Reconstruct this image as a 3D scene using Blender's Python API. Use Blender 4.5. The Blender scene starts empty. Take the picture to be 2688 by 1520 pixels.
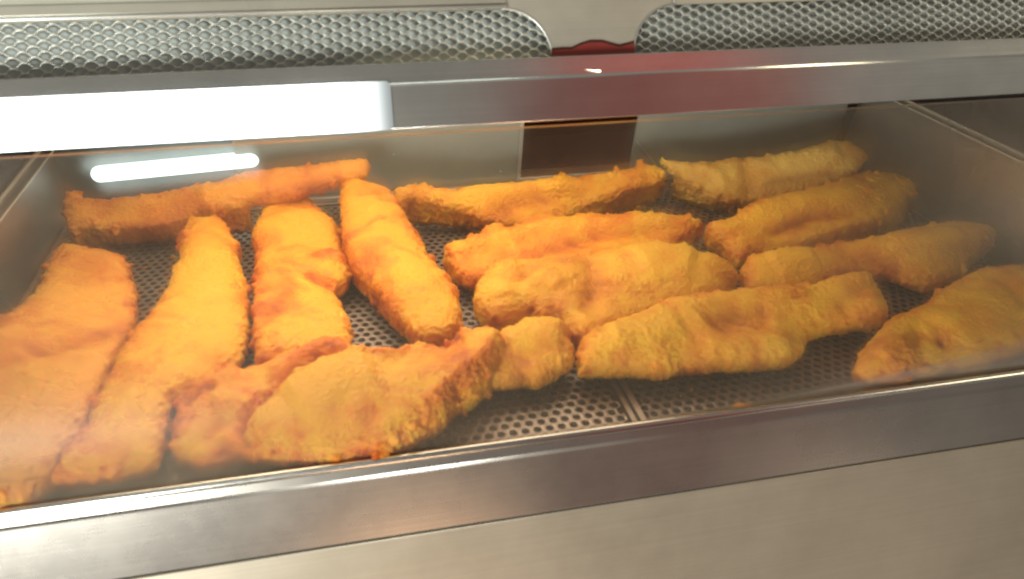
import bpy, bmesh, math, random
import numpy as np
from mathutils import Matrix, Vector
random.seed(3)
sc = bpy.context.scene
C = sc.collection
R = math.radians

# ------------------------------------------------------------------ camera
F = 2093.0
AX = np.array([10460, 1034, F]); AX /= np.linalg.norm(AX)
AY = np.array([-541, 1237, F]); AY -= AX * (AY @ AX); AY /= np.linalg.norm(AY)
AZ = -np.cross(AX, AY)
H = 0.339                                   # camera height above the tray sheet
right = Vector((AX[0], AY[0], AZ[0])); up = Vector((AX[1], AY[1], AZ[1])); fwd = Vector((AX[2], AY[2], AZ[2]))
cam = bpy.data.cameras.new("camera"); camo = bpy.data.objects.new("camera", cam); C.objects.link(camo)
m = Matrix((right, up, -fwd)).transposed().to_4x4(); m.translation = (0, 0, H)
camo.matrix_world = m
cam.sensor_width = 36; cam.lens = F / 2688 * 36; cam.clip_start = 0.01; cam.clip_end = 50
cam.dof.use_dof = True; cam.dof.focus_distance = 0.72; cam.dof.aperture_fstop = 8
sc.camera = camo
CAM = np.array([0, 0, H])

# ------------------------------------------------------------------ world, lamps, exposure
w = bpy.data.worlds.new("World"); sc.world = w; w.use_nodes = True
bg = w.node_tree.nodes["Background"]; bg.inputs[0].default_value = (1.0, 0.95, 0.86, 1); bg.inputs[1].default_value = 0.17
sc.view_settings.view_transform = 'Standard'; sc.view_settings.look = 'None'; sc.view_settings.exposure = 0
sc.cycles.filter_width = 2.2
sc.cycles.max_bounces = 8; sc.cycles.transparent_max_bounces = 12; sc.cycles.sample_clamp_indirect = 4
sc.cycles.caustics_reflective = False

def area(name, loc, target, sx, sy, power, col, spread=180):
    l = bpy.data.lights.new(name, 'AREA'); l.shape = 'RECTANGLE'; l.size = sx; l.size_y = sy; l.energy = power; l.color = col; l.spread = R(spread)
    o = bpy.data.objects.new(name, l); C.objects.link(o); o.location = loc
    d = Vector(target) - Vector(loc); o.rotation_euler = d.to_track_quat('-Z', 'Y').to_euler()
    return o
area("ceiling_fluorescent_lamp", (-0.78, -0.27, 0.90), (-0.74, 0.40, 0.0), 1.5, 0.09, 1.5, (0.93, 1.0, 0.95))
area("rail_fill_light", (-0.66, -0.75, 0.06), (-0.24, 0.35, -0.08), 0.50, 0.36, 9, (0.95, 1.0, 0.95), 110)  # unseen fill, added to brighten the rail and panel at left
area("cabinet_heat_lamp", (0.06, 0.65, 0.245), (0.04, 0.56, 0), 0.50, 0.16, 1.30, (1.0, 0.84, 0.62))
area("front_fish_fill", (-0.03, 0.525, 0.200), (-0.05, 0.43, 0), 0.40, 0.04, 0.55, (1.0, 0.86, 0.62))  # added fill under the hood for the fish near the rail
area("shop_warm_fill", (1.7, -0.6, 1.0), (0.6, 0.0, 0.1), 0.5, 0.5, 5.0, (1.0, 0.86, 0.60))  # unseen warm fill, added for the right side and fridge front

area("warm_panel_fill", (0.06, -0.60, -0.52), (0.03, 0.32, -0.16), 0.26, 0.12, 1.5, (1.0, 0.62, 0.36))  # added emitter giving the lower panel its peach glow
area("pale_panel_fill", (0.94, -0.60, -0.47), (0.33, 0.33, -0.13), 0.26, 0.20, 0.22, (1.0, 0.90, 0.70))  # added emitter for the pale patch at the panel's right

# ------------------------------------------------------------------ helpers
def ray(px, py):
    d = np.array([px - 1344, 760 - py, F]); return np.array([d @ AX, d @ AY, d @ AZ])
def on_plane(px, py, p0, n):
    d = ray(px, py); return CAM + d * (((p0 - CAM) @ n) / (d @ n))
def on_z(px, py, z): return on_plane(px, py, np.array([0, 0, z]), np.array([0, 0, 1.]))

def empty(name, label, cat, loc=(0, 0, 0), group=None):
    o = bpy.data.objects.new(name, None); C.objects.link(o); o.location = loc
    o['label'] = label; o['category'] = cat
    if group: o['group'] = group
    return o
def tag(o, label, cat, group=None):
    o['label'] = label; o['category'] = cat
    if group: o['group'] = group
    return o
def link(name, me, mat, parent=None, smooth=False):
    o = bpy.data.objects.new(name, me); C.objects.link(o)
    if mat: me.materials.append(mat)
    if parent:
        o.parent = parent; o.matrix_parent_inverse = Matrix.Translation(-Vector(parent.location))
    if smooth: me.polygons.foreach_set('use_smooth', [True] * len(me.polygons))
    return o
def mesh(name, v, f, mat, parent=None, smooth=False):
    me = bpy.data.meshes.new(name); me.from_pydata([tuple(map(float, p)) for p in v], [], f); me.update()
    return link(name, me, mat, parent, smooth)
def from_bm(name, bm, mat, parent=None, smooth=False):
    me = bpy.data.meshes.new(name); bm.normal_update(); bm.to_mesh(me); bm.free()
    return link(name, me, mat, parent, smooth)
def prism(name, prof, x0, x1, mat, parent, bevel=0.0, seg=2):
    """profile of (y, z) points swept along x"""
    n = len(prof); bm = bmesh.new()
    a = [bm.verts.new((x0, y, z)) for y, z in prof]; b = [bm.verts.new((x1, y, z)) for y, z in prof]
    for i in range(n): bm.faces.new((a[i], a[(i + 1) % n], b[(i + 1) % n], b[i]))
    bm.faces.new(a[::-1]); bm.faces.new(b)
    bmesh.ops.recalc_face_normals(bm, faces=bm.faces)
    if bevel:
        es = [e for e in bm.edges if abs(e.verts[0].co.x - e.verts[1].co.x) > 1e-4]
        bmesh.ops.bevel(bm, geom=es, offset=bevel, segments=seg, affect='EDGES', profile=0.5)
    o = from_bm(name, bm, mat, parent)
    if bevel:
        lim = abs(x1 - x0) * bevel * 1.3          # rounded edges smooth, broad faces flat
        o.data.polygons.foreach_set('use_smooth', [p.area < lim for p in o.data.polygons])
    return o
def box(name, lo, hi, mat, parent, bevel=0.0):
    return prism(name, [(lo[1], lo[2]), (hi[1], lo[2]), (hi[1], hi[2]), (lo[1], hi[2])], lo[0], hi[0], mat, parent, bevel)
def slab(name, pts, thick, mat, parent):
    """polygon of 3-D points given a thickness vector"""
    n = len(pts); t = np.array(thick); v = [np.array(p) for p in pts] + [np.array(p) + t for p in pts]
    bm = bmesh.new(); vs = [bm.verts.new(p) for p in v]
    bm.faces.new(vs[:n]); bm.faces.new(vs[n:][::-1])
    for i in range(n): bm.faces.new((vs[i], vs[(i + 1) % n], vs[n + (i + 1) % n], vs[n + i]))
    bmesh.ops.recalc_face_normals(bm, faces=bm.faces)
    return from_bm(name, bm, mat, parent)

# numpy gradient noise
_g = np.random.RandomState(7); _perm = np.tile(_g.permutation(256), 3); _grad = _g.normal(size=(256, 3)); _grad /= np.linalg.norm(_grad, axis=1)[:, None]
def noise(p):
    i = np.floor(p).astype(int); f = p - i; u = f * f * f * (f * (f * 6 - 15) + 10); i &= 255
    out = 0
    for dx in (0, 1):
        for dy in (0, 1):
            for dz in (0, 1):
                h = _perm[_perm[_perm[i[:, 0] + dx] + i[:, 1] + dy] + i[:, 2] + dz] & 255
                d = (_grad[h] * (f - np.array([dx, dy, dz]))).sum(1)
                wt = (u[:, 0] if dx else 1 - u[:, 0]) * (u[:, 1] if dy else 1 - u[:, 1]) * (u[:, 2] if dz else 1 - u[:, 2])
                out = out + wt * d
    return out

# ------------------------------------------------------------------ materials
def nmat(name):
    mt = bpy.data.materials.new(name); mt.use_nodes = True; nt = mt.node_tree
    return mt, nt, nt.nodes["Principled BSDF"]
def nd(nt, t, **k):
    n = nt.nodes.new(t)
    for a, v in k.items():
        if a in n.inputs: n.inputs[a].default_value = v
        else: setattr(n, a, v)
    return n
def ramp(nt, fac, stops):
    r = nt.nodes.new('ShaderNodeValToRGB'); e = r.color_ramp.elements
    while len(e) < len(stops): e.new(0.5)
    for i, (p, c) in enumerate(stops):
        e[i].position = p; e[i].color = (*c, 1) if len(c) == 3 else c
    nt.links.new(fac, r.inputs[0]); return r

def steel(name, col, rough, axis='X', streak=0.06, grime=0.12, metal=1.0):
    mt, nt, p = nmat(name); L = nt.links.new
    tc = nd(nt, 'ShaderNodeTexCoord'); mp = nd(nt, 'ShaderNodeMapping')
    mp.inputs['Scale'].default_value = {'X': (3, 900, 900), 'Y': (900, 3, 900), 'Z': (900, 900, 3)}[axis]
    L(tc.outputs['Object'], mp.inputs[0])
    n1 = nd(nt, 'ShaderNodeTexNoise', Scale=1.0, Detail=3.0); L(mp.outputs[0], n1.inputs['Vector'])
    n2 = nd(nt, 'ShaderNodeTexNoise', Scale=14.0, Detail=6.0, Roughness=0.65); L(tc.outputs['Object'], n2.inputs['Vector'])
    r1 = nd(nt, 'ShaderNodeMapRange'); L(n1.outputs[0], r1.inputs[0]); r1.inputs[3].default_value = 1 - streak * 2; r1.inputs[4].default_value = 1 + streak
    r2 = nd(nt, 'ShaderNodeMapRange'); L(n2.outputs[0], r2.inputs[0]); r2.inputs[1].default_value = 0.3; r2.inputs[2].default_value = 0.7
    r2.inputs[3].default_value = 1 - grime; r2.inputs[4].default_value = 1 + grime * 0.3
    mu = nd(nt, 'ShaderNodeMath', operation='MULTIPLY'); L(r1.outputs[0], mu.inputs[0]); L(r2.outputs[0], mu.inputs[1])
    mx = nd(nt, 'ShaderNodeVectorMath', operation='SCALE'); mx.inputs[0].default_value = col; L(mu.outputs[0], mx.inputs['Scale'])
    L(mx.outputs[0], p.inputs['Base Color']); p.inputs['Metallic'].default_value = metal
    r3 = nd(nt, 'ShaderNodeMapRange'); L(n2.outputs[0], r3.inputs[0]); r3.inputs[3].default_value = rough * 0.8; r3.inputs[4].default_value = rough * 1.25
    L(r3.outputs[0], p.inputs['Roughness'])
    b = nd(nt, 'ShaderNodeBump', Strength=0.05, Distance=0.0004); L(n1.outputs[0], b.inputs['Height']); L(b.outputs[0], p.inputs['Normal'])
    return mt
M_BRUSH = steel('brushed_steel', (0.50, 0.48, 0.43), 0.42, metal=0.55)
M_BAR = steel('polished_steel', (0.86, 0.85, 0.79), 0.19, metal=0.94)
M_WALL = steel('wall_steel', (0.52, 0.47, 0.43), 0.40, 'Y', metal=0.95)
M_PANEL = steel('panel_steel', (0.42, 0.36, 0.275), 0.42, metal=0.5)
M_BEAD = steel('bead_steel', (0.75, 0.72, 0.66), 0.22)
M_BAND = steel('rail_steel', (0.40, 0.36, 0.32), 0.27, metal=0.85)
M_TRAY = steel('tray_steel', (0.35, 0.28, 0.235), 0.42, 'X', 0.03, 0.3, 0.75)
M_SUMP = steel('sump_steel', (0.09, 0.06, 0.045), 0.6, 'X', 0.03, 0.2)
M_MESH = steel('mesh_steel', (0.80, 0.79, 0.70), 0.38, 'X', 0.0, 0.25, 0.6)
M_DOOR = steel('door_steel', (0.50, 0.54, 0.49), 0.38, 'Z', 0.03, 0.1, 0.4)
M_FASCIA = steel('fascia_steel', (0.66, 0.62, 0.51), 0.45, metal=0.7)

def plain(name, col, rough=0.5, var=0.15, scale=30, metal=0):
    mt, nt, p = nmat(name); L = nt.links.new
    tc = nd(nt, 'ShaderNodeTexCoord'); n = nd(nt, 'ShaderNodeTexNoise', Scale=scale, Detail=5.0); L(tc.outputs['Object'], n.inputs['Vector'])
    c = np.array(col); r = ramp(nt, n.outputs[0], [(0.3, tuple(c * (1 - var))), (0.7, tuple(np.minimum(c * (1 + var), 1)))])
    L(r.outputs[0], p.inputs['Base Color']); p.inputs['Roughness'].default_value = rough; p.inputs['Metallic'].default_value = metal
    return mt
M_DARK = plain('dark_plastic', (0.010, 0.011, 0.016), 0.5)
M_BROWN = plain('brown_kitchen_wall', (0.17, 0.036, 0.018), 0.45, 0.2, 6)
M_BACKING = plain('vent_backing', (0.52, 0.55, 0.51), 0.5, 0.1)
M_LIP = steel('lip_steel', (0.92, 0.92, 0.86), 0.32, metal=0.6, streak=0.02)
M_RED = plain('painted_red_reflection', (0.25, 0.035, 0.025), 0.3, 0.15)
M_FRIDGE = plain('fridge_red', (0.62, 0.05, 0.035), 0.35, 0.1, 3)
M_RIM = steel('rim_highlight_steel', (0.90, 0.86, 0.74), 0.3, 'Y', 0.02, 0.05, 0.35)  # pale tone stands in for the line highlights on the side rails
M_EDGE = plain('dark_red_outline', (0.05, 0.012, 0.008), 0.4)
M_CREAM = plain('cream_print', (0.27, 0.21, 0.17), 0.4)
M_LABEL = plain('dull_red_label', (0.13, 0.045, 0.042), 0.35, 0.3)
M_GREY = plain('tinted_cabinet_back', (0.16, 0.19, 0.19), 0.3, 0.1)

def emit(name, col, s):
    mt = bpy.data.materials.new(name); mt.use_nodes = True; nt = mt.node_tree; nt.nodes.clear()
    e = nd(nt, 'ShaderNodeEmission', Strength=s); e.inputs[0].default_value = (*col, 1)
    o = nd(nt, 'ShaderNodeOutputMaterial'); nt.links.new(e.outputs[0], o.inputs[0]); return mt
M_GLOW = emit('glowing_rail_glare', (0.93, 1.0, 0.97), 5.5)
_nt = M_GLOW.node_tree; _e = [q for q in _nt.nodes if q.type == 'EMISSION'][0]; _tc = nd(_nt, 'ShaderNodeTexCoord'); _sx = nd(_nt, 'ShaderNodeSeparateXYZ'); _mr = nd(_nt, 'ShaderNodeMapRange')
_mr.interpolation_type = 'SMOOTHSTEP'; _mr.inputs[1].default_value = -0.004; _mr.inputs[2].default_value = 0.034; _mr.inputs[3].default_value = 5.5; _mr.inputs[4].default_value = 0.40   # glow of the modelled reflection fades softly towards its end
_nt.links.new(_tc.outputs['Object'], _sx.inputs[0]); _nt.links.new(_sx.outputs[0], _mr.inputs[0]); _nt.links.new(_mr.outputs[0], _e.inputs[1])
M_TUBE = emit('lit_tube', (0.85, 1.0, 0.97), 2.6)

def batter(name, c0, c1, c2):
    mt, nt, p = nmat(name); L = nt.links.new
    tc = nd(nt, 'ShaderNodeTexCoord')
    oi = nd(nt, 'ShaderNodeObjectInfo')
    off = nd(nt, 'ShaderNodeVectorMath', operation='ADD'); L(tc.outputs['Object'], off.inputs[0])
    n0 = nd(nt, 'ShaderNodeTexNoise', Scale=26.0, Detail=4.0, Roughness=0.55, Distortion=0.6); L(tc.outputs['Object'], n0.inputs['Vector'])
    n1 = nd(nt, 'ShaderNodeTexNoise', Scale=110.0, Detail=7.0, Roughness=0.68, Distortion=0.3); L(tc.outputs['Object'], n1.inputs['Vector'])
    n2 = nd(nt, 'ShaderNodeTexNoise', Scale=520.0, Detail=4.0, Roughness=0.6); L(tc.outputs['Object'], n2.inputs['Vector'])
    at = nd(nt, 'ShaderNodeAttribute', attribute_name='browned')
    a = nd(nt, 'ShaderNodeMath', operation='MULTIPLY_ADD'); L(n0.outputs[0], a.inputs[0]); a.inputs[1].default_value = 1.75; a.inputs[2].default_value = -0.42
    b = nd(nt, 'ShaderNodeMath', operation='MULTIPLY_ADD'); L(n1.outputs[0], b.inputs[0]); b.inputs[1].default_value = 0.55; L(a.outputs[0], b.inputs[2])
    c = nd(nt, 'ShaderNodeMath', operation='MULTIPLY_ADD'); L(at.outputs['Fac'], c.inputs[0]); c.inputs[1].default_value = -0.60; L(b.outputs[0], c.inputs[2])
    r = ramp(nt, c.outputs[0], [(0.22, c0), (0.55, c1), (0.92, c2)])
    L(r.outputs[0], p.inputs['Base Color'])
    rr = nd(nt, 'ShaderNodeMapRange'); L(n1.outputs[0], rr.inputs[0]); rr.inputs[1].default_value = 0.35; rr.inputs[2].default_value = 0.65; rr.inputs[3].default_value = 0.28; rr.inputs[4].default_value = 0.62; L(rr.outputs[0], p.inputs['Roughness'])
    p.inputs['Specular IOR Level'].default_value = 0.4
    p.inputs['Subsurface Weight'].default_value = 0.55; p.inputs['Subsurface Radius'].default_value = (0.016, 0.0055, 0.0012); p.inputs['Subsurface Scale'].default_value = 0.7
    h = nd(nt, 'ShaderNodeMath', operation='MULTIPLY_ADD'); L(n2.outputs[0], h.inputs[0]); h.inputs[1].default_value = 0.6; L(n1.outputs[0], h.inputs[2])
    bp = nd(nt, 'ShaderNodeBump', Strength=0.85, Distance=0.0020); L(h.outputs[0], bp.inputs['Height']); L(bp.outputs[0], p.inputs['Normal'])
    return mt
M_FISH = {
    'orange': batter('orange_batter', (0.46, 0.085, 0.006), (0.79, 0.225, 0.010), (0.90, 0.43, 0.024)),
    'gold':   batter('golden_batter', (0.48, 0.115, 0.007), (0.78, 0.29, 0.016), (0.90, 0.46, 0.030)),
    'pale':   batter('pale_gold_batter', (0.46, 0.17, 0.018), (0.70, 0.36, 0.055), (0.82, 0.52, 0.11)),
    'brown':  batter('browned_batter', (0.38, 0.085, 0.010), (0.64, 0.20, 0.022), (0.78, 0.34, 0.04)),
}

def glass():
    mt = bpy.data.materials.new('greasy_front_glass'); mt.use_nodes = True; nt = mt.node_tree; nt.nodes.clear(); L = nt.links.new
    tr = nd(nt, 'ShaderNodeBsdfTransparent'); tr.inputs[0].default_value = (0.985, 0.985, 0.97, 1)
    gl = nd(nt, 'ShaderNodeBsdfGlossy', Roughness=0.38); df = nd(nt, 'ShaderNodeBsdfDiffuse'); df.inputs[0].default_value = (0.80, 0.70, 0.54, 1)
    tl = nd(nt, 'ShaderNodeBsdfTranslucent'); tl.inputs[0].default_value = (0.80, 0.70, 0.54, 1)
    fr = nd(nt, 'ShaderNodeFresnel', IOR=1.3)
    half = nd(nt, 'ShaderNodeMath', operation='MULTIPLY'); L(fr.outputs[0], half.inputs[0]); half.inputs[1].default_value = 0.5
    fm = nd(nt, 'ShaderNodeMixShader', Fac=0.5); L(df.outputs[0], fm.inputs[1]); L(tl.outputs[0], fm.inputs[2])
    tc = nd(nt, 'ShaderNodeTexCoord'); n = nd(nt, 'ShaderNodeTexNoise', Scale=7.0, Detail=4.0, Roughness=0.5, Distortion=1.0); L(tc.outputs['Object'], n.inputs['Vector'])
    mr = nd(nt, 'ShaderNodeMapRange'); mr.inputs[1].default_value = 0.0; mr.inputs[2].default_value = 0.7; mr.inputs[3].default_value = 0.012; mr.inputs[4].default_value = 0.095
    rf = nd(nt, 'ShaderNodeBsdfRefraction', IOR=1.06, Roughness=0.45); rf.inputs[0].default_value = (0.97, 0.96, 0.94, 1)
    ms = nd(nt, 'ShaderNodeMapRange'); xyz = nd(nt, 'ShaderNodeSeparateXYZ'); L(tc.outputs['Object'], xyz.inputs[0])
    def mrange(src, a, b, lo, hi):
        q = nd(nt, 'ShaderNodeMapRange'); q.interpolation_type = 'SMOOTHSTEP'; L(src, q.inputs[0]); q.inputs[1].default_value = a; q.inputs[2].default_value = b; q.inputs[3].default_value = lo; q.inputs[4].default_value = hi; return q.outputs[0]
    def mth(op, a, b):
        q = nd(nt, 'ShaderNodeMath', operation=op); L(a, q.inputs[0])
        if isinstance(b, float): q.inputs[1].default_value = b
        else: L(b, q.inputs[1])
        return q.outputs[0]
    side = mth('ADD', mrange(xyz.outputs[0], 0.26, 0.46, 0.0, 1.0), mrange(xyz.outputs[0], 0.04, -0.08, 0.0, 1.0)); foot = mth('MULTIPLY', mrange(xyz.outputs[2], 0.075, 0.015, 0.0, 0.50), side); ends = mth('ADD', mrange(xyz.outputs[0], 0.24, 0.50, 0.0, 0.16), mrange(xyz.outputs[0], -0.04, -0.20, 0.0, 0.24))
    thick = mth('ADD', mth('MAXIMUM', foot, ends), 0.31)
    fog = mth('MULTIPLY', mrange(n.outputs[0], 0.30, 0.70, 0.45, 1.0), thick)
    L(fog, ms.inputs[0]); ms.inputs[1].default_value = 0.0; ms.inputs[2].default_value = 0.7; ms.inputs[3].default_value = 0.0; ms.inputs[4].default_value = 0.36
    L(fog, mr.inputs[0])
    m0 = nd(nt, 'ShaderNodeMixShader'); L(ms.outputs[0], m0.inputs[0]); L(tr.outputs[0], m0.inputs[1]); L(rf.outputs[0], m0.inputs[2])
    m1 = nd(nt, 'ShaderNodeMixShader'); L(mr.outputs[0], m1.inputs[0]); L(m0.outputs[0], m1.inputs[1]); L(fm.outputs[0], m1.inputs[2])
    m2 = nd(nt, 'ShaderNodeMixShader'); L(half.outputs[0], m2.inputs[0]); L(m1.outputs[0], m2.inputs[1]); L(gl.outputs[0], m2.inputs[2])
    o = nd(nt, 'ShaderNodeOutputMaterial'); L(m2.outputs[0], o.inputs[0]); return mt
M_GLASS = glass()

# ------------------------------------------------------------------ the display cabinet
XL, XR = -0.262, 0.575           # side walls
BX0, BX1 = -0.40, 0.85           # long front members run past the frame
cab = empty('display_cabinet', 'stainless steel hot display cabinet with vented hood and front glass, holding the fried fish', 'display cabinet', (0.15, 0.55, -0.06))
# front rail and panel under it
prism('front_rail', [(0.3460, -0.0346), (0.3563, 0.006), (0.3595, 0.0140), (0.3640, 0.0148), (0.3680, 0.010), (0.3680, -0.0346)], BX0, BX1, M_BAND, cab, 0.0012, 3)
prism('lower_panel', [(0.2700, -0.262), (0.3463, -0.0358), (0.3700, -0.0358), (0.3700, -0.262)], BX0, BX1, M_PANEL, cab, 0.0006)
rb = prism('rail_bead', [(0.3592 + 0.0026 * math.cos(a), 0.0146 + 0.0026 * math.sin(a)) for a in np.arange(16) * math.pi / 8], BX0, BX1, M_BEAD, cab)
rb.data.polygons.foreach_set('use_smooth', [True] * len(rb.data.polygons)); rb.data.set_sharp_from_angle(angle=R(40))
# upper rail: lower face, fold, upper face
prism('upper_rail', [(0.460, 0.1800), (0.4660, 0.2057), (0.4740, 0.2163), (0.4805, 0.2100), (0.4790, 0.1812)], BX0, BX1, M_BAR, cab, 0.0010, 3)
# front glass between them
gk = np.array([(0.3612, 0.0152), (0.3622, 0.035), (0.3680, 0.060), (0.3805, 0.085), (0.3975, 0.110), (0.4175, 0.135), (0.4395, 0.160), (0.4580, 0.1785)])
gz = np.linspace(gk[0, 1], gk[-1, 1], 48); gc = np.polyfit(gk[:, 1], gk[:, 0], 4); GPROF = [(float(np.polyval(gc, z)), float(z)) for z in gz]
fg = prism('front_glass', GPROF + [(y + 0.0022, z - 0.0022) for y, z in GPROF[::-1]], XL, XR, M_GLASS, cab)
fg.data.polygons.foreach_set('use_smooth', [True] * len(fg.data.polygons)); fg.data.set_sharp_from_angle(angle=R(40))

# fascia above the rail with two round cornered vent openings
A25 = R(25); FP0 = np.array([0, 0.482, 0.205]); FU = np.array([0, math.sin(A25), math.cos(A25)]); FN = np.array([0, -math.cos(A25), math.sin(A25)])
def fas(x, s, d=0.0): return FP0 + np.array([x, 0, 0]) + FU * s + FN * d
S0, S1, S2 = -0.006, 0.0385, 0.20
xl, xr, rad = 0.1360, 0.1900, 0.030
pts = [(BX0, S1)]
for k in range(13):
    a = R(90 - 90 * k / 12); pts.append((xl - rad + rad * math.cos(a), S1 - rad + rad * math.sin(a)))
pts += [(xl, S0), (xr, S0)]
for k in range(13):
    a = R(180 - 90 * k / 12); pts.append((xr + rad + rad * math.cos(a), S1 - rad + rad * math.sin(a)))
pts += [(BX1, S1), (BX1, S2), (BX0, S2)]
slab('fascia_panel', [fas(x, s) for x, s in pts], -FN * 0.0022, M_FASCIA, cab)
# rolled lip above the opening at the far side of the pillar
def lipbar(name, x0, x1, s0, s1, d, mat):
    q = [fas(0, s0, 0.0004), fas(0, s0, d), fas(0, s1, d - (s1 - s0) * 0.11), fas(0, s1, 0.0004)]
    return prism(name, [(p[1], p[2]) for p in q], x0, x1, mat, cab, 0.0007, 2)
lipbar('opening_lip', BX0, 0.1085, 0.0388, 0.0408, 0.0030, M_LIP)
lipbar('hood_strip', BX0, 0.1085, 0.0411, 0.0475, 0.0022, M_FASCIA)
lipbar('seam_bead', 0.2185, 0.2192, 0.0395, 0.0480, 0.0012, M_LIP)
# thin wire along the rounded end of each opening
def wire(name, pts3, r, mat, parent):
    bm = bmesh.new(); rings = []
    for i, p in enumerate(pts3):
        t = np.array(pts3[min(i + 1, len(pts3) - 1)]) - np.array(pts3[max(i - 1, 0)]); t /= np.linalg.norm(t)
        u = np.cross(t, FN); u /= np.linalg.norm(u); v = np.cross(t, u)
        rings.append([bm.verts.new(p + r * (math.cos(a) * u + math.sin(a) * v)) for a in np.arange(6) * math.pi / 3])
    for a, b in zip(rings[:-1], rings[1:]):
        for k in range(6): bm.faces.new((a[k], a[(k + 1) % 6], b[(k + 1) % 6], b[k]))
    bmesh.ops.recalc_face_normals(bm, faces=bm.faces)
    return from_bm(name, bm, mat, parent, True)
wire('opening_edge', [fas(x, s, 0.0003) for x, s in pts[1:14]] + [fas(xl, 0.003, 0.0003)], 0.0007, M_LIP, cab)
wire('opening_edge', [fas(xr, 0.003, 0.0003)] + [fas(x, s, 0.0003) for x, s in pts[16:29]], 0.0006, M_BRUSH, cab)
# expanded metal mesh in the openings
def expanded(name, x0, x1):
    LW, SW = 0.01145, 0.00592; v = []; f = []
    for k in range(-2, 15):
        xs = np.arange(x0, x1, LW / 10)
        ph = np.cos(2 * math.pi * xs / LW + k * math.pi)
        ph = np.sign(ph) * np.abs(ph) ** 0.8
        ss = k * SW / 2 + SW / 4 * 0.97 * ph - 0.004
        base = len(v)
        for x, s, q in zip(xs, ss, ph):
            d0 = -0.0062 + 0.0005 * q
            hw = 0.00044 + 0.0004 * abs(q) ** 3     # wider at the bonds
            for (ds, dd) in ((-hw, 0.0011), (hw * 0.5, 0.0016), (hw, -0.0008), (-hw * .5, -0.0012)):
                v.append(fas(x, s + ds, d0 + dd))
        for i in range(len(xs) - 1):
            for j in range(4):
                a = base + i * 4 + j; b = base + i * 4 + (j + 1) % 4
                f.append((a, b, b + 4, a + 4))
    return mesh(name, v, f, M_MESH, cab, True)
expanded('vent_mesh', BX0 + 0.14, 0.142); expanded('vent_mesh', 0.184, 0.70)
slab('vent_backing', [fas(BX0, -0.022, -0.013), fas(BX1, -0.022, -0.013), fas(BX1, 0.06, -0.013), fas(BX0, 0.06, -0.013)], -FN * 0.002, M_BACKING, cab)
# hood top and body
box('hood_top', (BX0, 0.515, 0.262), (BX1, 0.80, 0.266), M_FASCIA, cab)
# side walls, their rails, dark upper ends
for x0, x1, s in ((XL - 0.012, XL, 1), (XR, XR + 0.012, -1)):
    zt = 0.066 if s == 1 else 0.0925
    box('side_wall', (x0, 0.3702, -0.055), (x1, 0.83, zt - 0.0005), M_WALL, cab)
    e = XL if s == 1 else XR
    for a, b, dz in ((-0.0015, -0.0002, 0.0012), (0.0098, 0.0112, 0.0030)):
        lo, hi = sorted((e - s * a, e - s * b)); box('side_rail', (lo, 0.45, zt), (hi, 0.80, zt + dz), M_RIM, cab, 0.0003)
    lo, hi = sorted((e, e - s * 0.0096)); box('rail_floor', (lo, 0.45, zt), (hi, 0.80, zt + 0.0006), M_WALL, cab)
    lo, hi = sorted((e - s * 0.026, e - s * 0.0114))
    y0 = float(np.polyval(gc, zt + 0.004)) + 0.006
    prism('side_end', [(y0, zt + 0.004), (0.83, zt + 0.004), (0.83, 0.258), (0.515, 0.258), (0.505, 0.178), (0.465, 0.178), (0.447, 0.160), (0.425, 0.135)], lo, hi, M_DARK, cab)
    lo, hi = (BX0, XL - 0.0265) if s == 1 else (XR + 0.0265, BX1)
    box('flank_top', (lo, 0.3705, -0.055), (hi, 0.83, zt - 0.006), M_WALL, cab)
# back: door plane leaning towards the viewer
A10 = R(10); DP = np.array([0, 0.790, 0.0]); DN = np.array([0, -math.cos(A10), -math.sin(A10)]); DU = np.array([0, -math.sin(A10), math.cos(A10)])
def dr(x, s, d=0.0): return DP + np.array([x, 0, 0]) + DU * s + DN * d
def door(name, x0, x1, s0, s1, d, mat, th=0.004):
    return slab(name, [dr(x0, s0, d), dr(x1, s0, d), dr(x1, s1, d), dr(x0, s1, d)], -DN * th, mat, cab)
door('back_panel', XL, -0.088, 0.003, 0.25, -0.006, M_GREY)
door('sliding_door', -0.099, 0.1845, 0.003, 0.25, 0.006, M_DOOR)
door('door_edge', 0.1847, 0.1885, 0.003, 0.25, 0.0075, M_LIP)
door('sliding_door', 0.3165, 0.566, 0.003, 0.25, 0.0, M_DOOR)
door('corner_post', 0.5662, XR, 0.003, 0.25, 0.004, M_DARK)
# diagonal gusset fold at the corner of the second door
q0, q1 = on_plane(1669, 369, DP + DN * 0.001, DN), on_plane(1735, 452, DP + DN * 0.001, DN)
slab('door_fold', [q0, q1, q1 + np.array([0.0016, 0, 0]), q0 + np.array([0.0016, 0, 0])], DN * 0.0012, M_LIP, cab)
# sill tracks
box('door_track', (XL, 0.7835, -0.004), (XR, 0.7865, 0.0065), M_LIP, cab, 0.0006)
box('door_track', (XL, 0.7750, -0.004), (XR, 0.7775, 0.0035), M_LIP, cab, 0.0006)
box('back_sill', (XL, 0.7725, -0.050), (XR, 0.830, -0.0045), M_WALL, cab)
# sump under the trays
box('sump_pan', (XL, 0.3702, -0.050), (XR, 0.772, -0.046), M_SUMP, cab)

# dark kitchen seen through the gap of the doors
kw = box('wall', (-1.6, 1.20, -0.7), (2.6, 1.23, 0.8), M_BROWN, None); kw['kind'] = 'structure'
sh = empty('kitchen_shelf', 'dark brown shelf glimpsed through the gap between the cabinet doors', 'shelf', (0.4, 1.12, -0.10))
box('shelf_board', (0.05, 1.06, -0.110), (0.80, 1.199, -0.098), M_BROWN, sh, 0.001)
for x in (0.15, 0.70): box('bracket', (x, 1.08, -0.15), (x + 0.012, 1.199, -0.1105), M_BROWN, sh)

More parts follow.
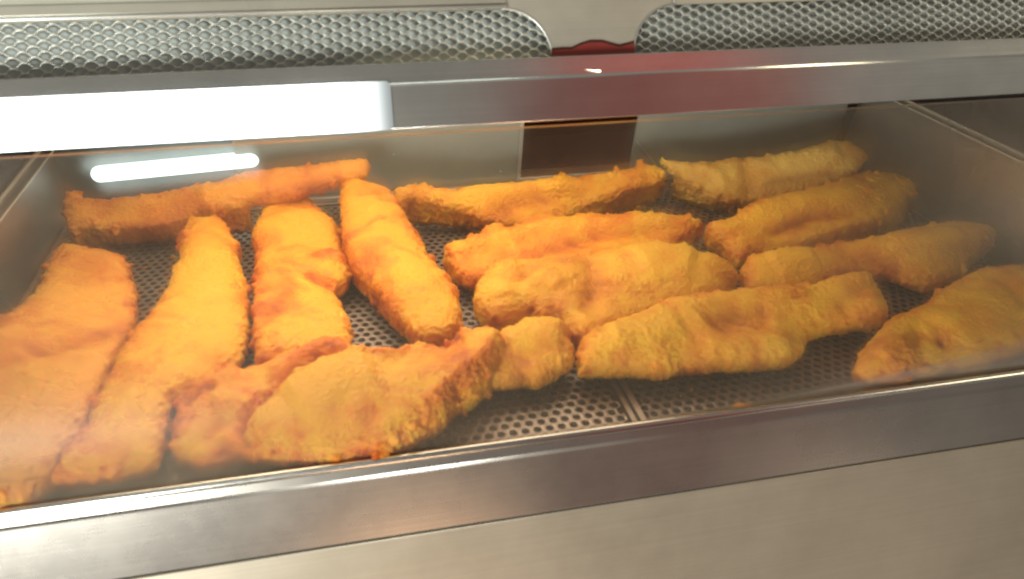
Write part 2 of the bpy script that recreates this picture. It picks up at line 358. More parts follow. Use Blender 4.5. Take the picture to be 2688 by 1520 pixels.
# lamp reflection on upper rail as glowing strip; tube at the back
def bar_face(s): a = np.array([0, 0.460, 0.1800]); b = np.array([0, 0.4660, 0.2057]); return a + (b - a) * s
ls = empty('rail_glare', 'glaring white lamp reflection, modelled as a glowing strip, along the steel rail above the fish', 'reflection', (-0.1, 0.46, 0.193))
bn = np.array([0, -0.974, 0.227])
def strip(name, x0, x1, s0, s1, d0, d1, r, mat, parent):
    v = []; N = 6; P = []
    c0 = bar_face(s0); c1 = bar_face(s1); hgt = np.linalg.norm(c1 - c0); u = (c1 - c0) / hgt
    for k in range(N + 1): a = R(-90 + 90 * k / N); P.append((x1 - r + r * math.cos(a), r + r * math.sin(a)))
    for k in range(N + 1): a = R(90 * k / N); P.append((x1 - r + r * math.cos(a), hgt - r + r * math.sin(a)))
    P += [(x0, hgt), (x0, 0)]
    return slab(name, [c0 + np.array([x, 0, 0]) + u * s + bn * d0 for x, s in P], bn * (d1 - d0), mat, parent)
strip('glare_strip', -0.38, 0.0330, 0.02, 1.08, 0.0004, 0.0018, 0.0030, M_GLOW, ls)
lt = empty('tube_lamp', 'short glowing white tube lamp at the back of the cabinet beside a thin fish', 'lamp', (-0.17, 0.78, 0.045))
def capsule(name, a, b, r, mat, parent):
    a, b = Vector(a), Vector(b); d = (b - a); ln = d.length; bm = bmesh.new(); N = 16
    prof = [(-r * math.cos(t), r * math.sin(t)) for t in np.linspace(0.02, math.pi / 2, 6)] + [(ln + r * math.sin(t), r * math.cos(t)) for t in np.linspace(0, math.pi / 2 - 0.02, 6)]
    q = d.to_track_quat('Z', 'Y'); rings = []
    for z, rr in prof: rings.append([bm.verts.new(a + q @ Vector((rr * math.cos(t), rr * math.sin(t), z))) for t in np.arange(N) * 2 * math.pi / N])
    for s, t in zip(rings[:-1], rings[1:]):
        for k in range(N): bm.faces.new((s[k], s[(k + 1) % N], t[(k + 1) % N], t[k]))
    bm.faces.new(rings[0][::-1]); bm.faces.new(rings[-1])
    return from_bm(name, bm, mat, parent, True)
ta = on_plane(262, 457, DP + DN * 0.004, DN); tb = on_plane(640, 420, DP + DN * 0.004, DN)
capsule('tube', ta, tb + (tb - ta) * 0.05, 0.0078, M_TUBE, lt)

# red reflection on the pillar, modelled as flat coloured plates
bd = empty('red_reflection', 'red reflection, modelled as a flat plate, with wavy dark outline low on the steel pillar between the vents', 'modelled reflection', tuple(fas(0.165, 0.012, 0.001)))
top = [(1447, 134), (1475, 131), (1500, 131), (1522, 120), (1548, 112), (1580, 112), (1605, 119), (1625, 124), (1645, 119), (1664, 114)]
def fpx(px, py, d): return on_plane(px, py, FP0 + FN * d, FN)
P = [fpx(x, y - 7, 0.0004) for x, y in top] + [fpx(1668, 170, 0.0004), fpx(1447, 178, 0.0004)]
slab('reflection_outline', P, FN * 0.0006, M_EDGE, bd)
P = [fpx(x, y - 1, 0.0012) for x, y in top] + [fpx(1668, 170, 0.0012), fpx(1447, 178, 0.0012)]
slab('reflection_face', P, FN * 0.0005, M_RED, bd)
# lit red sign hanging over the counter, mirrored in the upper face of the rail
UN = np.array([0, -(0.2163 - 0.2057), 0.008]); UN /= np.linalg.norm(UN); UP = np.array([0, 0.4660, 0.2057])
def sgn(px, py, y):
    q = on_plane(px, py, UP, UN); d = ray(px, py); d /= np.linalg.norm(d); r = d - 2 * (d @ UN) * UN
    return q + r * ((y - q[1]) / r[1])
M_SIGN = emit('lit_red_sign', (0.26, 0.030, 0.026), 1.5); M_LETTER = emit('lit_cream_letters', (0.42, 0.32, 0.22), 1.8)
sg_ = empty('hanging_sign', 'lit red sign with cream letters hanging over the counter, mirrored in the upper rail', 'sign', (0.97, -0.51, 2.2))
box('sign_board', (0.665, -0.53, 1.45), (1.27, -0.500, 2.20), M_SIGN, sg_)
for x in (0.75, 1.19): box('hanger', (x, -0.518, 2.201), (x + 0.01, -0.508, 2.45), M_DARK, sg_)
def strokes(segs, wd):
    v = []; f = []
    for (x0, y0, x1, y1) in segs:
        a = sgn(x0, y0, -0.498); b = sgn(x1, y1, -0.498); t = b - a; t /= np.linalg.norm(t); nn = np.array([-t[2], 0, t[0]]) * wd / 2; k = len(v)
        for dy in (0, 0.002):
            for p in (a + nn, b + nn, b - nn, a - nn): v.append(p + np.array([0, dy, 0]))
        f += [(k, k + 1, k + 2, k + 3), (k + 4, k + 5, k + 6, k + 7)] + [(k + i, k + (i + 1) % 4, k + 4 + (i + 1) % 4, k + 4 + i) for i in range(4)]
    return mesh('letter', v, f, M_LETTER, sg_)
strokes([(1598, 153, 1588, 181), (1588, 181, 1612, 179)], 0.016)
strokes([(1628, 152, 1634, 174), (1634, 174, 1646, 174), (1646, 174, 1650, 151)], 0.016)
strokes([(1662, 150, 1678, 175), (1678, 175, 1686, 152), (1686, 152, 1702, 173)], 0.016)
strokes([(1706, 150, 1736, 175)], 0.018)

# red drinks fridge across the shop, mirrored by the rail
fr = empty('drinks_fridge', 'tall red drinks fridge standing across the shop, mirrored dimly in the steel rail', 'fridge', (0.9, -1.25, -0.9))
box('body', (0.50, -1.6, -0.9), (1.22, -1.02, 0.9), M_FRIDGE, fr, 0.01)
box('plinth', (0.52, -1.58, -1.0), (1.18, -1.06, -0.902), M_DARK, fr)

# ------------------------------------------------------------------ perforated trays
def tray(name, x0, x1, y0, y1, label):
    t = empty(name, label, 'tray', ((x0 + x1) / 2, (y0 + y1) / 2, 0), 'perforated steel trays lying side by side')
    p = 0.0081; rw = p * math.sqrt(3) / 2; r = 0.0029; N = 12
    v = []; f = []; th = 0.0012; nrow = int((y1 - y0 - 0.010) / rw)
    hexr = p / math.sqrt(3)
    key = {}
    def vid(x, y, z):
        k = (round(x * 2e5), round(y * 2e5), round(z * 2e5))
        if k not in key: key[k] = len(v); v.append((x, y, z))
        return key[k]
    for j in range(nrow):
        y = y0 + 0.008 + j * rw; xo = x0 + 0.008 + (p / 2 if j % 2 else 0)
        for i in range(int((x1 - 0.006 - xo) / p) + 1):
            x = xo + i * p
            # 12 points on the hexagon cell border (corners and mid sides) and on the hole
            ho = []; hi = []; hb = []
            for k in range(N):
                a = math.pi / 6 * k + math.pi / 6
                corner = k % 2 == 0
                rr = hexr if corner else p / 2
                ho.append(vid(x + rr * math.cos(a), y + rr * math.sin(a), 0.0))
                b = len(v); v.append((x + r * math.cos(a), y + r * math.sin(a), -0.0002)); v.append((x + r * 0.97 * math.cos(a), y + r * 0.97 * math.sin(a), -th)); hi.append(b); hb.append(b + 1)
            for k in range(N):
                k2 = (k + 1) % N
                f.append((ho[k], ho[k2], hi[k2], hi[k])); f.append((hi[k], hi[k2], hb[k2], hb[k]))
    o = mesh('perforated_sheet', v, f, M_TRAY, t)
    # folded margins: front, back, ends
    box('folded_rim', (x0, y1 - 0.0065, -0.012), (x1, y1, 0.0012), M_TRAY, t, 0.0008)
    box('folded_rim', (x0, y0, -0.012), (x1, y0 + 0.0045, 0.0006), M_TRAY, t, 0.0006)
    box('folded_rim', (x0, y0 + 0.0047, -0.012), (x0 + 0.0040, y1 - 0.0067, 0.0022), M_TRAY, t, 0.0008)
    box('folded_rim', (x1 - 0.0035, y0 + 0.0047, -0.012), (x1, y1 - 0.0067, 0.0010), M_TRAY, t, 0.0008)
    return t
tray('perforated_tray', XL + 0.002, 0.1745, 0.3705, 0.772, 'perforated steel tray carrying the orange battered fish under the glare on the rail')
tray('perforated_tray', 0.1765, XR - 0.002, 0.3705, 0.772, 'perforated steel tray with the loose orange crumb on it')

# ------------------------------------------------------------------ the fish
def seg_dist(p, poly):
    a = poly; b = np.roll(poly, -1, 0); out = np.full(len(p), 1e9); near = np.zeros_like(p)
    for i in range(len(a)):
        ab = b[i] - a[i]; t = np.clip(((p - a[i]) @ ab) / max(ab @ ab, 1e-12), 0, 1); q = a[i] + t[:, None] * ab
        d = np.linalg.norm(p - q, axis=1); mm = d < out; out[mm] = d[mm]; near[mm] = q[mm]
    return out, near
def line_dist(p, pts):
    out = np.full(len(p), 1e9); par = np.zeros(len(p))
    n = len(pts) - 1
    for i in range(n):
        ab = pts[i + 1] - pts[i]; t = np.clip(((p - pts[i]) @ ab) / max(ab @ ab, 1e-12), 0, 1)
        d = np.linalg.norm(p - pts[i] - t[:, None] * ab, axis=1); mm = d < out; out[mm] = d[mm]; par[mm] = (i + t[mm]) / n
    return out, par
def inside(p, poly):
    c = np.zeros(len(p), bool); j = len(poly) - 1
    for i in range(len(poly)):
        yi, yj = poly[i, 1], poly[j, 1]; cond = ((yi > p[:, 1]) != (yj > p[:, 1]))
        xx = (poly[j, 0] - poly[i, 0]) * (p[:, 1] - yi) / (yj - yi + 1e-15) + poly[i, 0]
        c ^= cond & (p[:, 0] < xx); j = i
    return c
def fish(px, axis, zs, tilt, T, mat, label, strokes=(), seed=0, side=None, cell=0.0013, rough=1.0, R1=0.019, base=0.0012):
    """px: outline in photo pixels; axis: two pixels with heights zs that fix the plane of the outline;
    tilt: degrees the plane leans towards the viewer; T: half thickness."""
    A = on_z(*axis[0], zs[0]); B = on_z(*axis[1], zs[1]); u = (B - A) / np.linalg.norm(B - A)
    sd = np.cross(u, [0, 0, 1.]); sd /= np.linalg.norm(sd)
    tocam = CAM - (A + B) / 2
    want = tocam if side is None else np.array(side)
    if sd @ want < 0: sd = -sd
    nz = np.cross(sd, u); nz = nz if nz[2] > 0 else -nz
    nrm = nz * math.cos(R(tilt)) + sd * math.sin(R(tilt)); nrm /= np.linalg.norm(nrm)
    vv = np.cross(nrm, u); O = (A + B) / 2
    def to2(pl): return np.array([[(on_plane(x, y, O, nrm) - O) @ u, (on_plane(x, y, O, nrm) - O) @ vv] for x, y in pl])
    poly = to2(px)
    # roughen the outline
    dense = []
    for i in range(len(poly)):
        a, b = poly[i], poly[(i + 1) % len(poly)]; k = max(1, int(np.linalg.norm(b - a) / 0.0016))
        for t in range(k): dense.append(a + (b - a) * t / k)
    dense = np.array(dense); c3 = np.c_[dense, np.full(len(dense), seed * 3.7)]
    e1 = noise(c3 * 70) * 0.0026 + noise(c3 * 160 + 9) * 0.0022 + noise(c3 * 380 + 4) * 0.0010
    tg = np.roll(dense, -1, 0) - np.roll(dense, 1, 0); nn = np.c_[tg[:, 1], -tg[:, 0]]; nn /= np.linalg.norm(nn, axis=1)[:, None] + 1e-12
    area2 = (poly[:, 0] * np.roll(poly[:, 1], -1) - np.roll(poly[:, 0], -1) * poly[:, 1]).sum()
    nn *= np.sign(area2)
    dense = dense + nn * (e1 * rough - 0.0014)[:, None]
    lo = dense.min(0) - cell * 2; hi = dense.max(0) + cell * 2
    gx = np.arange(lo[0], hi[0], cell); gy = np.arange(lo[1], hi[1], cell); nx, ny = len(gx), len(gy)
    X, Yy = np.meshgrid(gx, gy, indexing='ij'); pts = np.c_[X.ravel(), Yy.ravel()]
    ins = inside(pts, dense); sparse = dense[::2] if len(dense) > 500 else dense
    d, near = seg_dist(pts, dense)
    I = ins.reshape(nx, ny)
    cellm = I[:-1, :-1] | I[1:, :-1] | I[:-1, 1:] | I[1:, 1:]
    close = (d < cell * 1.5).reshape(nx, ny)
    okv = I | close
    cellm &= okv[:-1, :-1] & okv[1:, :-1] & okv[:-1, 1:] & okv[1:, 1:]
    used = np.zeros((nx, ny), bool)
    used[:-1, :-1] |= cellm; used[1:, :-1] |= cellm; used[:-1, 1:] |= cellm; used[1:, 1:] |= cellm
    # border vertices: those with an unused neighbouring cell
    full = np.zeros((nx, ny), int)
    full[:-1, :-1] += cellm; full[1:, :-1] += cellm; full[:-1, 1:] += cellm; full[1:, 1:] += cellm
    border = used & (full < 4)
    P2 = pts.copy(); bmask = border.ravel(); P2[bmask] = near[bmask]
    out = used.ravel() & ~ins & ~bmask; P2[out] = near[out]
    dd = np.where(ins & ~bmask, d, 0.0)
    dmax = max(dd.max(), 1e-4)
    def ell(q): q = np.clip(q, 0, 1); return np.sqrt(1 - (1 - q) ** 2)
    s3 = np.c_[P2, np.full(len(P2), seed * 5.1 + 0.3)]
    T = T * 0.55
    hgt = T * (0.62 * ell(dd / R1) + 0.38 * ell(dd / dmax))
    edge = np.clip(dd / 0.004, 0, 1)
    hgt = hgt * (1 + 0.45 * noise(s3 * 18) + 0.14 * noise(s3 * 45 + 3))
    for (line, wd, dep, br) in strokes:
        lp = to2(line); ld, par = line_dist(P2, lp)
        wob = 1 + 0.5 * noise(s3 * 60 + 2)
        g = np.exp(-(ld / (wd * 0.00028 * wob)) ** 2) * np.clip(np.minimum(par, 1 - par) * 6 + 0.25, 0, 1)
        hgt += g * dep * 0.001 * edge
    hgt = np.maximum(hgt, 0.0003) * np.clip(dd / 0.0008, 0, 1) + 0.0011 * (dd > 0)
    W = O + P2[:, :1] * u + P2[:, 1:] * vv
    topv = W + hgt[:, None] * nrm
    topv[:, 2] = np.maximum(topv[:, 2], base + 0.0005)
    und = W - nrm * (0.55 * T * ell(dd / R1) + 0.0011 * (dd > 0))[:, None]
    low = und[:, 2] < 0.030
    und[:, 2] = np.where(ins & ~bmask, np.where(low, np.minimum(und[:, 2], base + 0.010 * (1 - np.clip(dd / 0.018, 0, 1)) ** 2), und[:, 2]), und[:, 2])
    und[:, 2] = np.maximum(und[:, 2], base)
    und[bmask] = topv[bmask]
    uidx = np.flatnonzero(used.ravel()); m1 = -np.ones(nx * ny, int); m1[uidx] = np.arange(len(uidx))
    bot = used.ravel() & ~bmask; bidx = np.flatnonzero(bot); m2 = m1.copy(); m2[bidx] = len(uidx) + np.arange(len(bidx))
    V = np.r_[topv[uidx], und[bidx]]
    ci, cj = np.nonzero(cellm)
    a = ci * ny + cj; b = (ci + 1) * ny + cj; c = (ci + 1) * ny + cj + 1; e = ci * ny + cj + 1
    up_ = np.c_[m1[a], m1[b], m1[c], m1[e]]; dn = np.c_[m2[a], m2[e], m2[c], m2[b]]
    same = (up_[:, 0] == dn[:, 0]) & (up_[:, 2] == dn[:, 2]) & (up_[:, 1] == dn[:, 3]) & (up_[:, 3] == dn[:, 1])
    if (np.cross(u, vv) @ nrm) < 0: up_ = up_[:, ::-1]; dn = dn[:, ::-1]
    faces = np.r_[up_, dn[~same]]
    me = bpy.data.meshes.new('rough'); me.from_pydata(V.tolist(), [], faces.tolist()); me.update()
    tmp = bpy.data.objects.new('rough', me); C.objects.link(tmp)
    md = tmp.modifiers.new('remesh', 'REMESH'); md.mode = 'VOXEL'; md.voxel_size = 0.00115; md.adaptivity = 0
    fin = bpy.data.meshes.new_from_object(tmp.evaluated_get(bpy.context.evaluated_depsgraph_get()))
    bpy.data.objects.remove(tmp); bpy.data.meshes.remove(me)
    nv = len(fin.vertices); V = np.empty(nv * 3); fin.vertices.foreach_get('co', V); V = V.reshape(-1, 3)
    NN = np.empty(nv * 3); fin.vertices.foreach_get('normal', NN); NN = NN.reshape(-1, 3)
    q2 = np.c_[(V - O) @ u, (V - O) @ vv]
    de, _ = seg_dist(q2, dense[::2]); de = np.where(inside(q2, dense), de, 0)
    k3 = V + np.array([seed * 0.37, seed * 0.21, 0])
    zone = np.clip(1 - de / 0.013, 0, 1)
    calm = np.clip(0.50 + 1.9 * noise(k3 * 32 + 21), 0.10, 1.2)
    amt = np.clip(calm * 0.8 + zone * 0.75, 0.12, 1.5) * rough
    b1 = np.abs(noise(k3 * 75 + 11)); b2 = np.abs(noise(k3 * 165 + 5)); b3 = np.abs(noise(k3 * 340 + 8))
    knob = np.clip(noise(k3 * 130 + 17) - 0.20, 0, 1)
    disp = ((0.16 - b1) * 0.0018 + (0.15 - b2) * 0.0024 + (0.14 - b3) * 0.0026 + knob * 0.0125 * zone) * amt + (0.14 - b3) * 0.0007 + noise(k3 * 520) * 0.00065
    V = V + NN * disp[:, None]; V[:, 2] = np.maximum(V[:, 2], base)
    brown = knob * zone * 1.3 + zone ** 2 * 0.40 + np.clip(b1 * 2.6 - 0.45, 0, 1) * 0.40 * amt + np.clip(b2 * 2.4 - 0.4, 0, 1) * 0.25 * amt - 0.12
    for (line, wd, dep, br) in strokes:
        lp = to2(line); ld, par = line_dist(q2, lp)
        g = np.exp(-(ld / (wd * 0.00028 * (1 + 0.5 * noise(k3 * 60 + 2)))) ** 2) * np.clip(np.minimum(par, 1 - par) * 6 + 0.25, 0, 1)
        brown += g * br
    org = np.array([V[:, 0].mean(), V[:, 1].mean(), V[:, 2].min()])
    fin.vertices.foreach_set('co', (V - org).ravel())
    fin.polygons.foreach_set('use_smooth', np.ones(len(fin.polygons), bool))
    at = fin.attributes.new('browned', 'FLOAT', 'POINT'); at.data.foreach_set('value', brown.clip(-0.8, 1.4))
    fin.update(); fin.name = 'battered_fish'
    o = bpy.data.objects.new('battered_fish', fin); C.objects.link(o); fin.materials.clear(); fin.materials.append(M_FISH[mat]); o.location = org
    return tag(o, label, 'fried fish', 'battered fish fillets in the display cabinet')

# 1 against the wall in the near corner
fish([(136,670),(155,645),(202,653),(241,661),(272,666),(311,672),(336,692),(353,729),(361,763),(365,810),(361,853),(352,872),(322,930),(290,1000),(262,1060),(245,1122),(205,1165),(165,1215),(150,1262),(108,1290),(60,1308),(20,1311),(-40,1330),(-140,1320),(-190,1180),(-120,980),(-60,885),(0,838),(39,816),(78,788),(101,758),(116,709)],
     [(240, 720), (40, 1240)], (0.022, 0.022), 10, 0.017, 'brown', 'battered fish leaning on the wall, dull brown upper half and golden lower end',
     [([(230,1010),(150,1050),(40,1120),(0,1200)],85,4,-.7),([(60,960),(180,930),(300,900)],40,-4,.3)], 1, side=(1, 0, 0))
# 2
fish([(499,579),(544,583),(575,577),(600,596),(610,620),(621,635),(635,649),(629,666),(631,690),(645,728),(656,767),(660,810),(658,868),(656,907),(645,945),(622,985),(570,1020),(500,1050),(462,1080),(452,1120),(443,1169),(428,1210),(412,1237),(365,1252),(313,1263),(250,1273),(183,1275),(130,1272),(125,1240),(150,1200),(190,1160),(226,1122),(245,1060),(275,1000),(310,940),(350,872),(388,841),(404,810),(427,779),(443,752),(445,713),(462,701),(472,670),(466,651),(472,635),(481,600)],
     [(550, 640), (270, 1220)], (0.024, 0.016), 6, 0.020, 'orange', 'long smooth orange battered fish widening to the rail, narrow end under another fish',
     [([(560,640),(570,800),(480,960),(330,1180)],90,5,-.35),([(480,960),(560,1000),(620,960)],40,-5,.35)], 2)
# 3
fish([(699,538),(734,530),(780,523),(811,526),(820,536),(836,552),(864,583),(890,601),(895,639),(904,665),(916,697),(927,711),(925,732),(911,753),(895,765),(878,772),(885,784),(895,795),(906,812),(916,837),(926,860),(932,892),(928,919),(912,944),(880,965),(800,968),(720,970),(668,966),(664,946),(662,907),(660,860),(662,807),(663,760),(666,725),(668,690),(668,662),(663,643),(656,625),(663,604),(673,583),(682,566)],
     [(770, 560), (790, 930)], (0.022, 0.018), 6, 0.021, 'orange', 'lumpy orange battered fish with a browned curled knob on its side',
     [([(830,720),(870,700),(905,715)],34,7,.5),([(800,750),(840,765),(880,775)],20,-6,.5),([(690,860),(740,800),(790,770)],50,-5,.35),([(740,620),(800,600),(860,640)],60,4,-.3),([(690,600),(760,560),(830,580)],40,-3,.3)], 3)
# 4
fish([(890,492),(905,485),(930,478),(960,485),(985,490),(1005,498),(1030,505),(1040,525),(1055,545),(1067,564),(1078,583),(1093,610),(1107,623),(1117,655),(1133,690),(1168,721),(1187,732),(1195,752),(1211,767),(1207,791),(1218,826),(1211,861),(1187,884),(1172,892),(1133,901),(1102,899),(1083,903),(1071,884),(1048,861),(1009,818),(989,783),(958,748),(931,721),(912,686),(900,659),(890,600),(892,560),(890,530)],
     [(960, 500), (1140, 860)], (0.040, 0.020), 4, 0.021, 'orange', 'deep orange battered fish slanting across the middle, holes in its crust at the top end',
     [([(980,560),(1020,680),(1120,830)],70,5,-.25),([(930,540),(990,530),(1030,560)],28,-4,.25),([(940,690),(1010,740),(1060,720)],30,-3,.3),([(960,620),(1040,600),(1090,640)],30,3,0.1)], 4)
# 5 long one along the back
fish([(167,519),(175,503),(217,501),(217,522),(272,524),(350,517),(466,501),(517,485),(559,482),(590,475),(621,462),(680,449),(738,443),(816,437),(893,425),(944,416),(967,423),(975,435),(971,454),(963,470),(925,480),(893,487),(882,497),(816,511),(788,523),(699,538),(621,558),(567,571),(524,569),(485,589),(427,608),(350,614),(272,616),(217,616),(202,631),(186,624),(171,593),(167,546)],
     [(200, 570), (930, 450)], (0.030, 0.052), 32, 0.014, 'brown', 'long thin pale brown battered fish lying along the back beneath the tube lamp',
     [([(520,530),(600,510),(680,500)],40,4,-.2),([(250,570),(400,575),(520,555)],30,-3,.2)], 5, R1=0.010)
# 6
fish([(1028,501),(1063,489),(1117,483),(1141,493),(1180,499),(1230,493),(1288,489),(1339,485),(1385,481),(1417,478),(1436,474),(1471,456),(1490,462),(1517,466),(1552,458),(1583,454),(1604,452),(1606,437),(1618,439),(1626,449),(1657,445),(1668,430),(1677,421),(1688,419),(1696,431),(1719,439),(1739,447),(1750,466),(1735,489),(1685,501),(1638,519),(1599,534),(1560,546),(1521,558),(1494,575),(1440,595),(1380,606),(1327,602),(1273,592),(1234,577),(1172,562),(1117,546),(1067,534),(1045,552),(1034,535)],
     [(1080, 515), (1690, 465)], (0.034, 0.034), 30, 0.016, 'gold', 'ragged golden battered fish along the back in front of the dark door gap',
     [([(1290,560),(1420,540),(1560,520)],34,-4,.3),([(1200,520),(1350,510),(1500,500)],40,4,-.25),([(1560,500),(1640,480),(1720,470)],24,-3,.2)], 6, R1=0.011)
# 7
fish([(1727,431),(1729,411),(1742,411),(1750,423),(1777,427),(1815,429),(1842,425),(1869,429),(1904,417),(1961,415),(2031,410),(2085,400),(2142,385),(2169,371),(2200,369),(2231,375),(2254,392),(2281,406),(2277,419),(2265,438),(2258,458),(2215,480),(2170,500),(2123,512),(2046,530),(1969,542),(1892,540),(1854,527),(1815,500),(1777,473),(1750,450)],
     [(1780, 450), (2230, 430)], (0.036, 0.046), 34, 0.017, 'pale', 'pale yellow battered fish propped against the back door, topmost at its end',
     [([(1950,430),(1965,480),(1960,520)],30,-5,.35),([(2030,440),(2120,420),(2200,410)],50,5,-.3),([(1830,450),(1880,470),(1900,510)],20,3,-.1),([(2000,500),(2100,480),(2200,455)],18,-3,.2)], 7, R1=0.012)
# 8 behind the domed one
fish([(1164,647),(1191,639),(1250,628),(1269,600),(1296,593),(1331,606),(1358,604),(1362,581),(1397,573),(1451,565),(1459,581),(1494,575),(1510,563),(1541,569),(1568,567),(1583,575),(1622,569),(1642,560),(1665,560),(1677,540),(1688,562),(1735,565),(1793,573),(1836,581),(1848,597),(1813,624),(1770,655),(1720,690),(1640,720),(1500,750),(1380,760),(1270,762),(1235,752),(1195,729),(1180,697),(1164,674)],
     [(1230, 690), (1780, 610)], (0.022, 0.022), 16, 0.019, 'orange', 'orange battered fish with a crusty spiked back edge, behind the yellow domed one',
     [([(1240,660),(1400,620),(1600,600),(1780,595)],40,4,-.1),([(1420,690),(1560,650),(1740,630)],26,-4,.3),([(1200,700),(1280,680),(1340,690)],30,-3,.4)], 8)
# 9 domed
fish([(1238,762),(1262,729),(1288,703),(1319,692),(1382,692),(1450,684),(1520,677),(1580,672),(1638,663),(1700,657),(1723,649),(1742,659),(1769,661),(1788,645),(1804,645),(1812,668),(1842,672),(1854,665),(1865,676),(1900,690),(1919,699),(1931,718),(1946,726),(1931,745),(1912,765),(1885,790),(1830,812),(1754,830),(1677,850),(1618,880),(1560,900),(1521,912),(1500,898),(1475,858),(1444,842),(1416,842),(1389,830),(1366,833),(1327,849),(1288,845),(1261,822),(1242,791)],
     [(1300, 770), (1880, 730)], (0.026, 0.022), 10, 0.023, 'gold', 'broad battered fish with a yellow dome and an orange knobbly end, middle of the heap',
     [([(1650,720),(1730,700),(1820,720)],80,6,-.5),([(1540,700),(1560,780),(1530,860)],36,-6,.45),([(1390,790),(1430,760),(1470,790)],34,6,.25),([(1300,760),(1320,810)],40,4,-.2),([(1380,720),(1370,780)],22,-4,.25)], 9)
# 10
fish([(1846,592),(1869,582),(1900,580),(1931,561),(1954,543),(1988,530),(2035,518),(2065,513),(2123,500),(2200,477),(2238,463),(2296,458),(2335,458),(2373,471),(2404,496),(2400,523),(2388,538),(2381,557),(2369,592),(2354,607),(2277,625),(2200,645),(2123,662),(2077,672),(2046,675),(1988,685),(1950,695),(1935,705),(1915,688),(1892,653),(1869,626),(1850,607)],
     [(1920, 630), (2340, 520)], (0.020, 0.026), 24, 0.021, 'gold', 'thick golden battered fish with a pointed end, below the pale propped one',
     [([(2060,560),(2160,540),(2300,500)],50,5,-.25),([(2000,640),(2120,590),(2260,580)],20,-5,.35),([(2090,650),(2200,620),(2330,590)],24,4,0),([(2240,500),(2270,490)],26,-4,.3)], 10)
# 12
fish([(1936,718),(1954,684),(1969,672),(2008,668),(2046,663),(2069,655),(2104,657),(2169,645),(2238,634),(2315,622),(2373,607),(2431,595),(2469,586),(2508,586),(2565,595),(2600,607),(2615,622),(2608,649),(2585,665),(2554,695),(2527,726),(2488,745),(2462,761),(2431,765),(2392,759),(2335,734),(2285,722),(2238,728),(2190,748),(2140,772),(2050,785),(1985,780),(1950,765)],
     [(2010, 720), (2520, 650)], (0.018, 0.020), 18, 0.018, 'gold', 'flat dull gold battered fish stretching to the far wall, one end pale yellow',
     [([(2000,700),(2060,690),(2130,690)],60,6,-.5),([(2180,670),(2280,700),(2380,730)],34,-4,.35),([(2300,660),(2420,640),(2520,630)],50,4,-.2)], 12)
# 11
fish([(1514,911),(1529,892),(1560,872),(1618,850),(1680,826),(1754,800),(1830,792),(1885,783),(1931,772),(1977,766),(2046,764),(2123,754),(2162,742),(2219,726),(2277,724),(2288,732),(2300,757),(2315,784),(2331,815),(2331,830),(2315,849),(2280,852),(2238,853),(2200,862),(2162,870),(2131,890),(2115,911),(2108,934),(2096,953),(2065,968),(2027,974),(1946,977),(1854,980),(1788,984),(1762,995),(1723,998),(1677,985),(1599,987),(1541,977),(1521,993),(1512,985),(1521,962),(1514,938)],
     [(1580, 920), (2240, 780)], (0.020, 0.024), 14, 0.024, 'gold', 'large golden brown battered fish with blunt rounded end, lying over the gap between the trays',
     [([(1580,910),(1680,900),(1780,880)],70,6,-.4),([(1850,900),(1930,860),(2020,870)],50,-6,.45),([(1700,830),(1900,810),(2120,790)],44,5,-.05),([(1830,950),(1950,940),(2080,930)],34,4,0),([(2180,840),(2240,790),(2280,750)],22,-4,.3)], 11)
# 13
fish([(1319,880),(1366,853),(1424,845),(1475,853),(1498,868),(1506,892),(1504,907),(1512,919),(1510,958),(1483,981),(1444,1008),(1413,1020),(1374,1012),(1327,1020),(1288,1024),(1230,1037),(1180,1050),(1150,1040),(1180,990),(1230,930)],
     [(1200, 1010), (1450, 890)], (0.016, 0.020), 10, 0.021, 'gold', 'short stubby golden battered fish half hidden behind the boat shaped one',
     [([(1300,920),(1400,890),(1480,900)],50,5,-.3),([(1320,980),(1420,960),(1490,930)],30,-3,.25)], 13)
# 14 boat
fish([(648,1128),(665,1100),(720,1050),(780,1002),(850,960),(905,947),(978,938),(1048,930),(1067,915),(1086,907),(1117,899),(1149,907),(1180,899),(1203,872),(1218,863),(1250,872),(1265,865),(1296,865),(1308,876),(1319,880),(1331,896),(1325,925),(1300,965),(1265,1000),(1208,1036),(1196,1050),(1157,1096),(1122,1125),(1083,1148),(1041,1171),(1002,1190),(963,1202),(905,1210),(847,1220),(769,1224),(711,1222),(672,1220),(640,1205),(628,1165)],
     [(690, 1150), (1240, 930)], (0.016, 0.034), 6, 0.022, 'orange', 'boat shaped bright orange battered fish with raised pointed rim and yellow middle',
     [([(760,1095),(880,1040),(1000,1000)],95,8,-1.0),([(1310,890),(1280,950),(1200,1020),(1130,1080)],20,5,.25),([(1000,1000),(1120,950),(1230,900)],46,-5,-.1),([(690,1170),(640,1190)],20,-5,.4),([(920,958),(1000,955),(1080,930)],22,5,.35),([(1010,1100),(960,1150)],24,-3,.3)], 14)
# 16 crumbly strip running up beside it
fish([(455,1064),(470,1040),(520,1020),(570,1000),(582,977),(602,963),(641,975),(699,963),(730,950),(757,938),(800,918),(850,895),(900,893),(928,915),(930,940),(890,962),(830,990),(770,1030),(715,1075),(672,1115),(660,1150),(668,1195),(650,1222),(575,1232),(528,1243),(497,1237),(470,1222),(450,1191),(443,1164),(452,1105)],
     [(530, 1160), (860, 930)], (0.014, 0.024), 8, 0.020, 'orange', 'crumbly folded battered fish wedged between the boat shaped one and the long smooth one',
     [([(520,1060),(580,1020),(640,1010)],30,6,.25),([(560,1090),(620,1080),(660,1100)],40,4,-.2),([(480,1080),(530,1060),(580,1045)],18,-5,.4),([(600,1130),(560,1180),(600,1215)],22,-4,.35),([(700,1010),(780,960),(880,920)],34,4,.25)], 16)
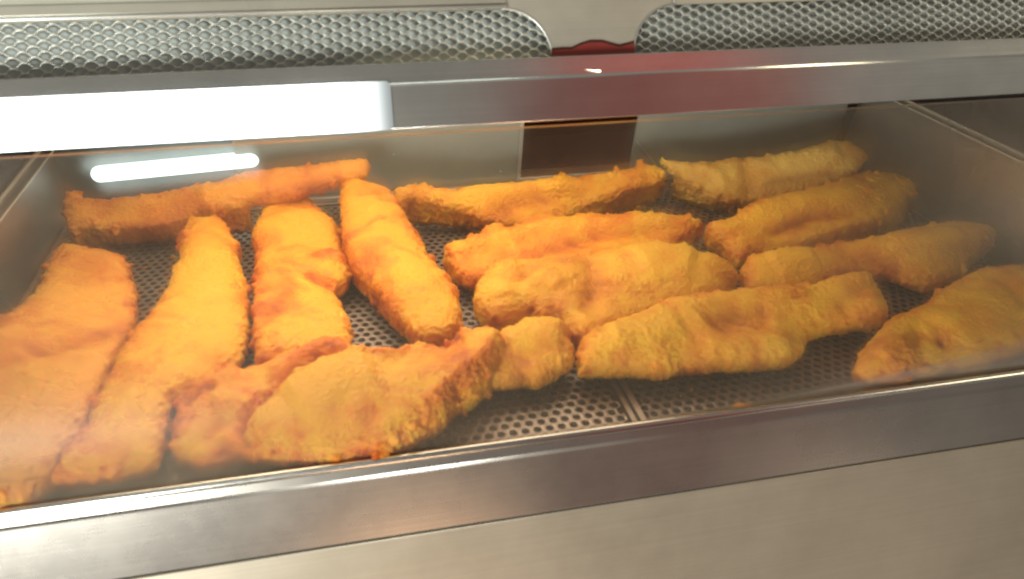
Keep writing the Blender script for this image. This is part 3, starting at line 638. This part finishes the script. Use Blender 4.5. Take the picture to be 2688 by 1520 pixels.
# 15
fish([(2238,972),(2246,957),(2258,918),(2285,888),(2310,858),(2331,838),(2369,822),(2412,807),(2438,788),(2454,772),(2488,749),(2527,730),(2565,711),(2604,707),(2642,699),(2688,705),(2760,710),(2800,760),(2790,840),(2740,905),(2688,928),(2642,945),(2585,966),(2527,982),(2488,980),(2450,997),(2392,1003),(2362,1016),(2323,1018),(2277,1007),(2250,995)],
     [(2310, 960), (2680, 790)], (0.018, 0.024), 14, 0.022, 'gold', 'big dim golden brown battered fish with a knobbly end, cut off by the frame',
     [([(2290,970),(2330,940),(2380,970)],50,5,.25),([(2440,900),(2540,850),(2640,800)],80,5,-.25),([(2400,880),(2380,950),(2420,990)],24,-3,.2),([(2440,925),(2460,930)],18,-4,.5)], 15)

def specks(name, pts, sizes, mat, parent, squash):
    bm = bmesh.new()
    for p, r in zip(pts, sizes):
        q = bmesh.ops.create_icosphere(bm, subdivisions=1, radius=r)['verts']; k = 1 + 0.35 * np.array([random.uniform(-1, 1) for _ in q])
        for v, a in zip(q, k): v.co = Vector(p) + Vector((v.co.x * a * 1.3, v.co.y * a, v.co.z * a * squash))
    o = from_bm(name, bm, mat, parent, True); o['kind'] = 'stuff'; return o
rs = np.random.RandomState(5)
pp = np.c_[rs.uniform(XL + 0.02, XR - 0.02, 150), 0.376 + 0.38 * rs.uniform(0, 1, 150) ** 1.4, np.full(150, 0.0008)]
cr = specks('batter_crumbs', pp, rs.gamma(2.0, 0.00035, 150) + 0.0003, M_FISH['brown'], None, 0.6); cr['label'] = 'scatter of fine batter crumbs over the perforated trays'
dp = [dr(x, sg, 0.0062) for x, sg in zip(rs.uniform(-0.06, 0.18, 34), rs.uniform(0.01, 0.07, 34))]
specks('water_droplets', dp, rs.gamma(2.0, 0.00018, 34) + 0.0002, M_DOOR, cab, 0.8)
# loose crumbs on the trays
def crumb(px, py, size, seed, label, mat='orange'):
    c = on_z(px, py, 0.002); bm = bmesh.new(); bmesh.ops.create_icosphere(bm, subdivisions=4, radius=size)
    co = np.array([v.co[:] for v in bm.verts]) / size; k = 1 + 0.7 * noise(co * 1.6 + seed) + 0.35 * noise(co * 4 + seed)
    for v, s in zip(bm.verts, k): v.co *= s; v.co.x *= 1.5; v.co.z *= 0.5
    o = from_bm('batter_crumb', bm, M_FISH[mat], None, True); o.location = (c[0], c[1], size * 0.45)
    return tag(o, label, 'crumb', 'loose batter crumbs')
crumb(1950, 1072, 0.0046, 1, 'orange batter crumb lying on the tray beside the front rail')
crumb(1162, 1140, 0.0011, 2, 'tiny pale batter speck on the tray beside the boat shaped fish', 'pale')
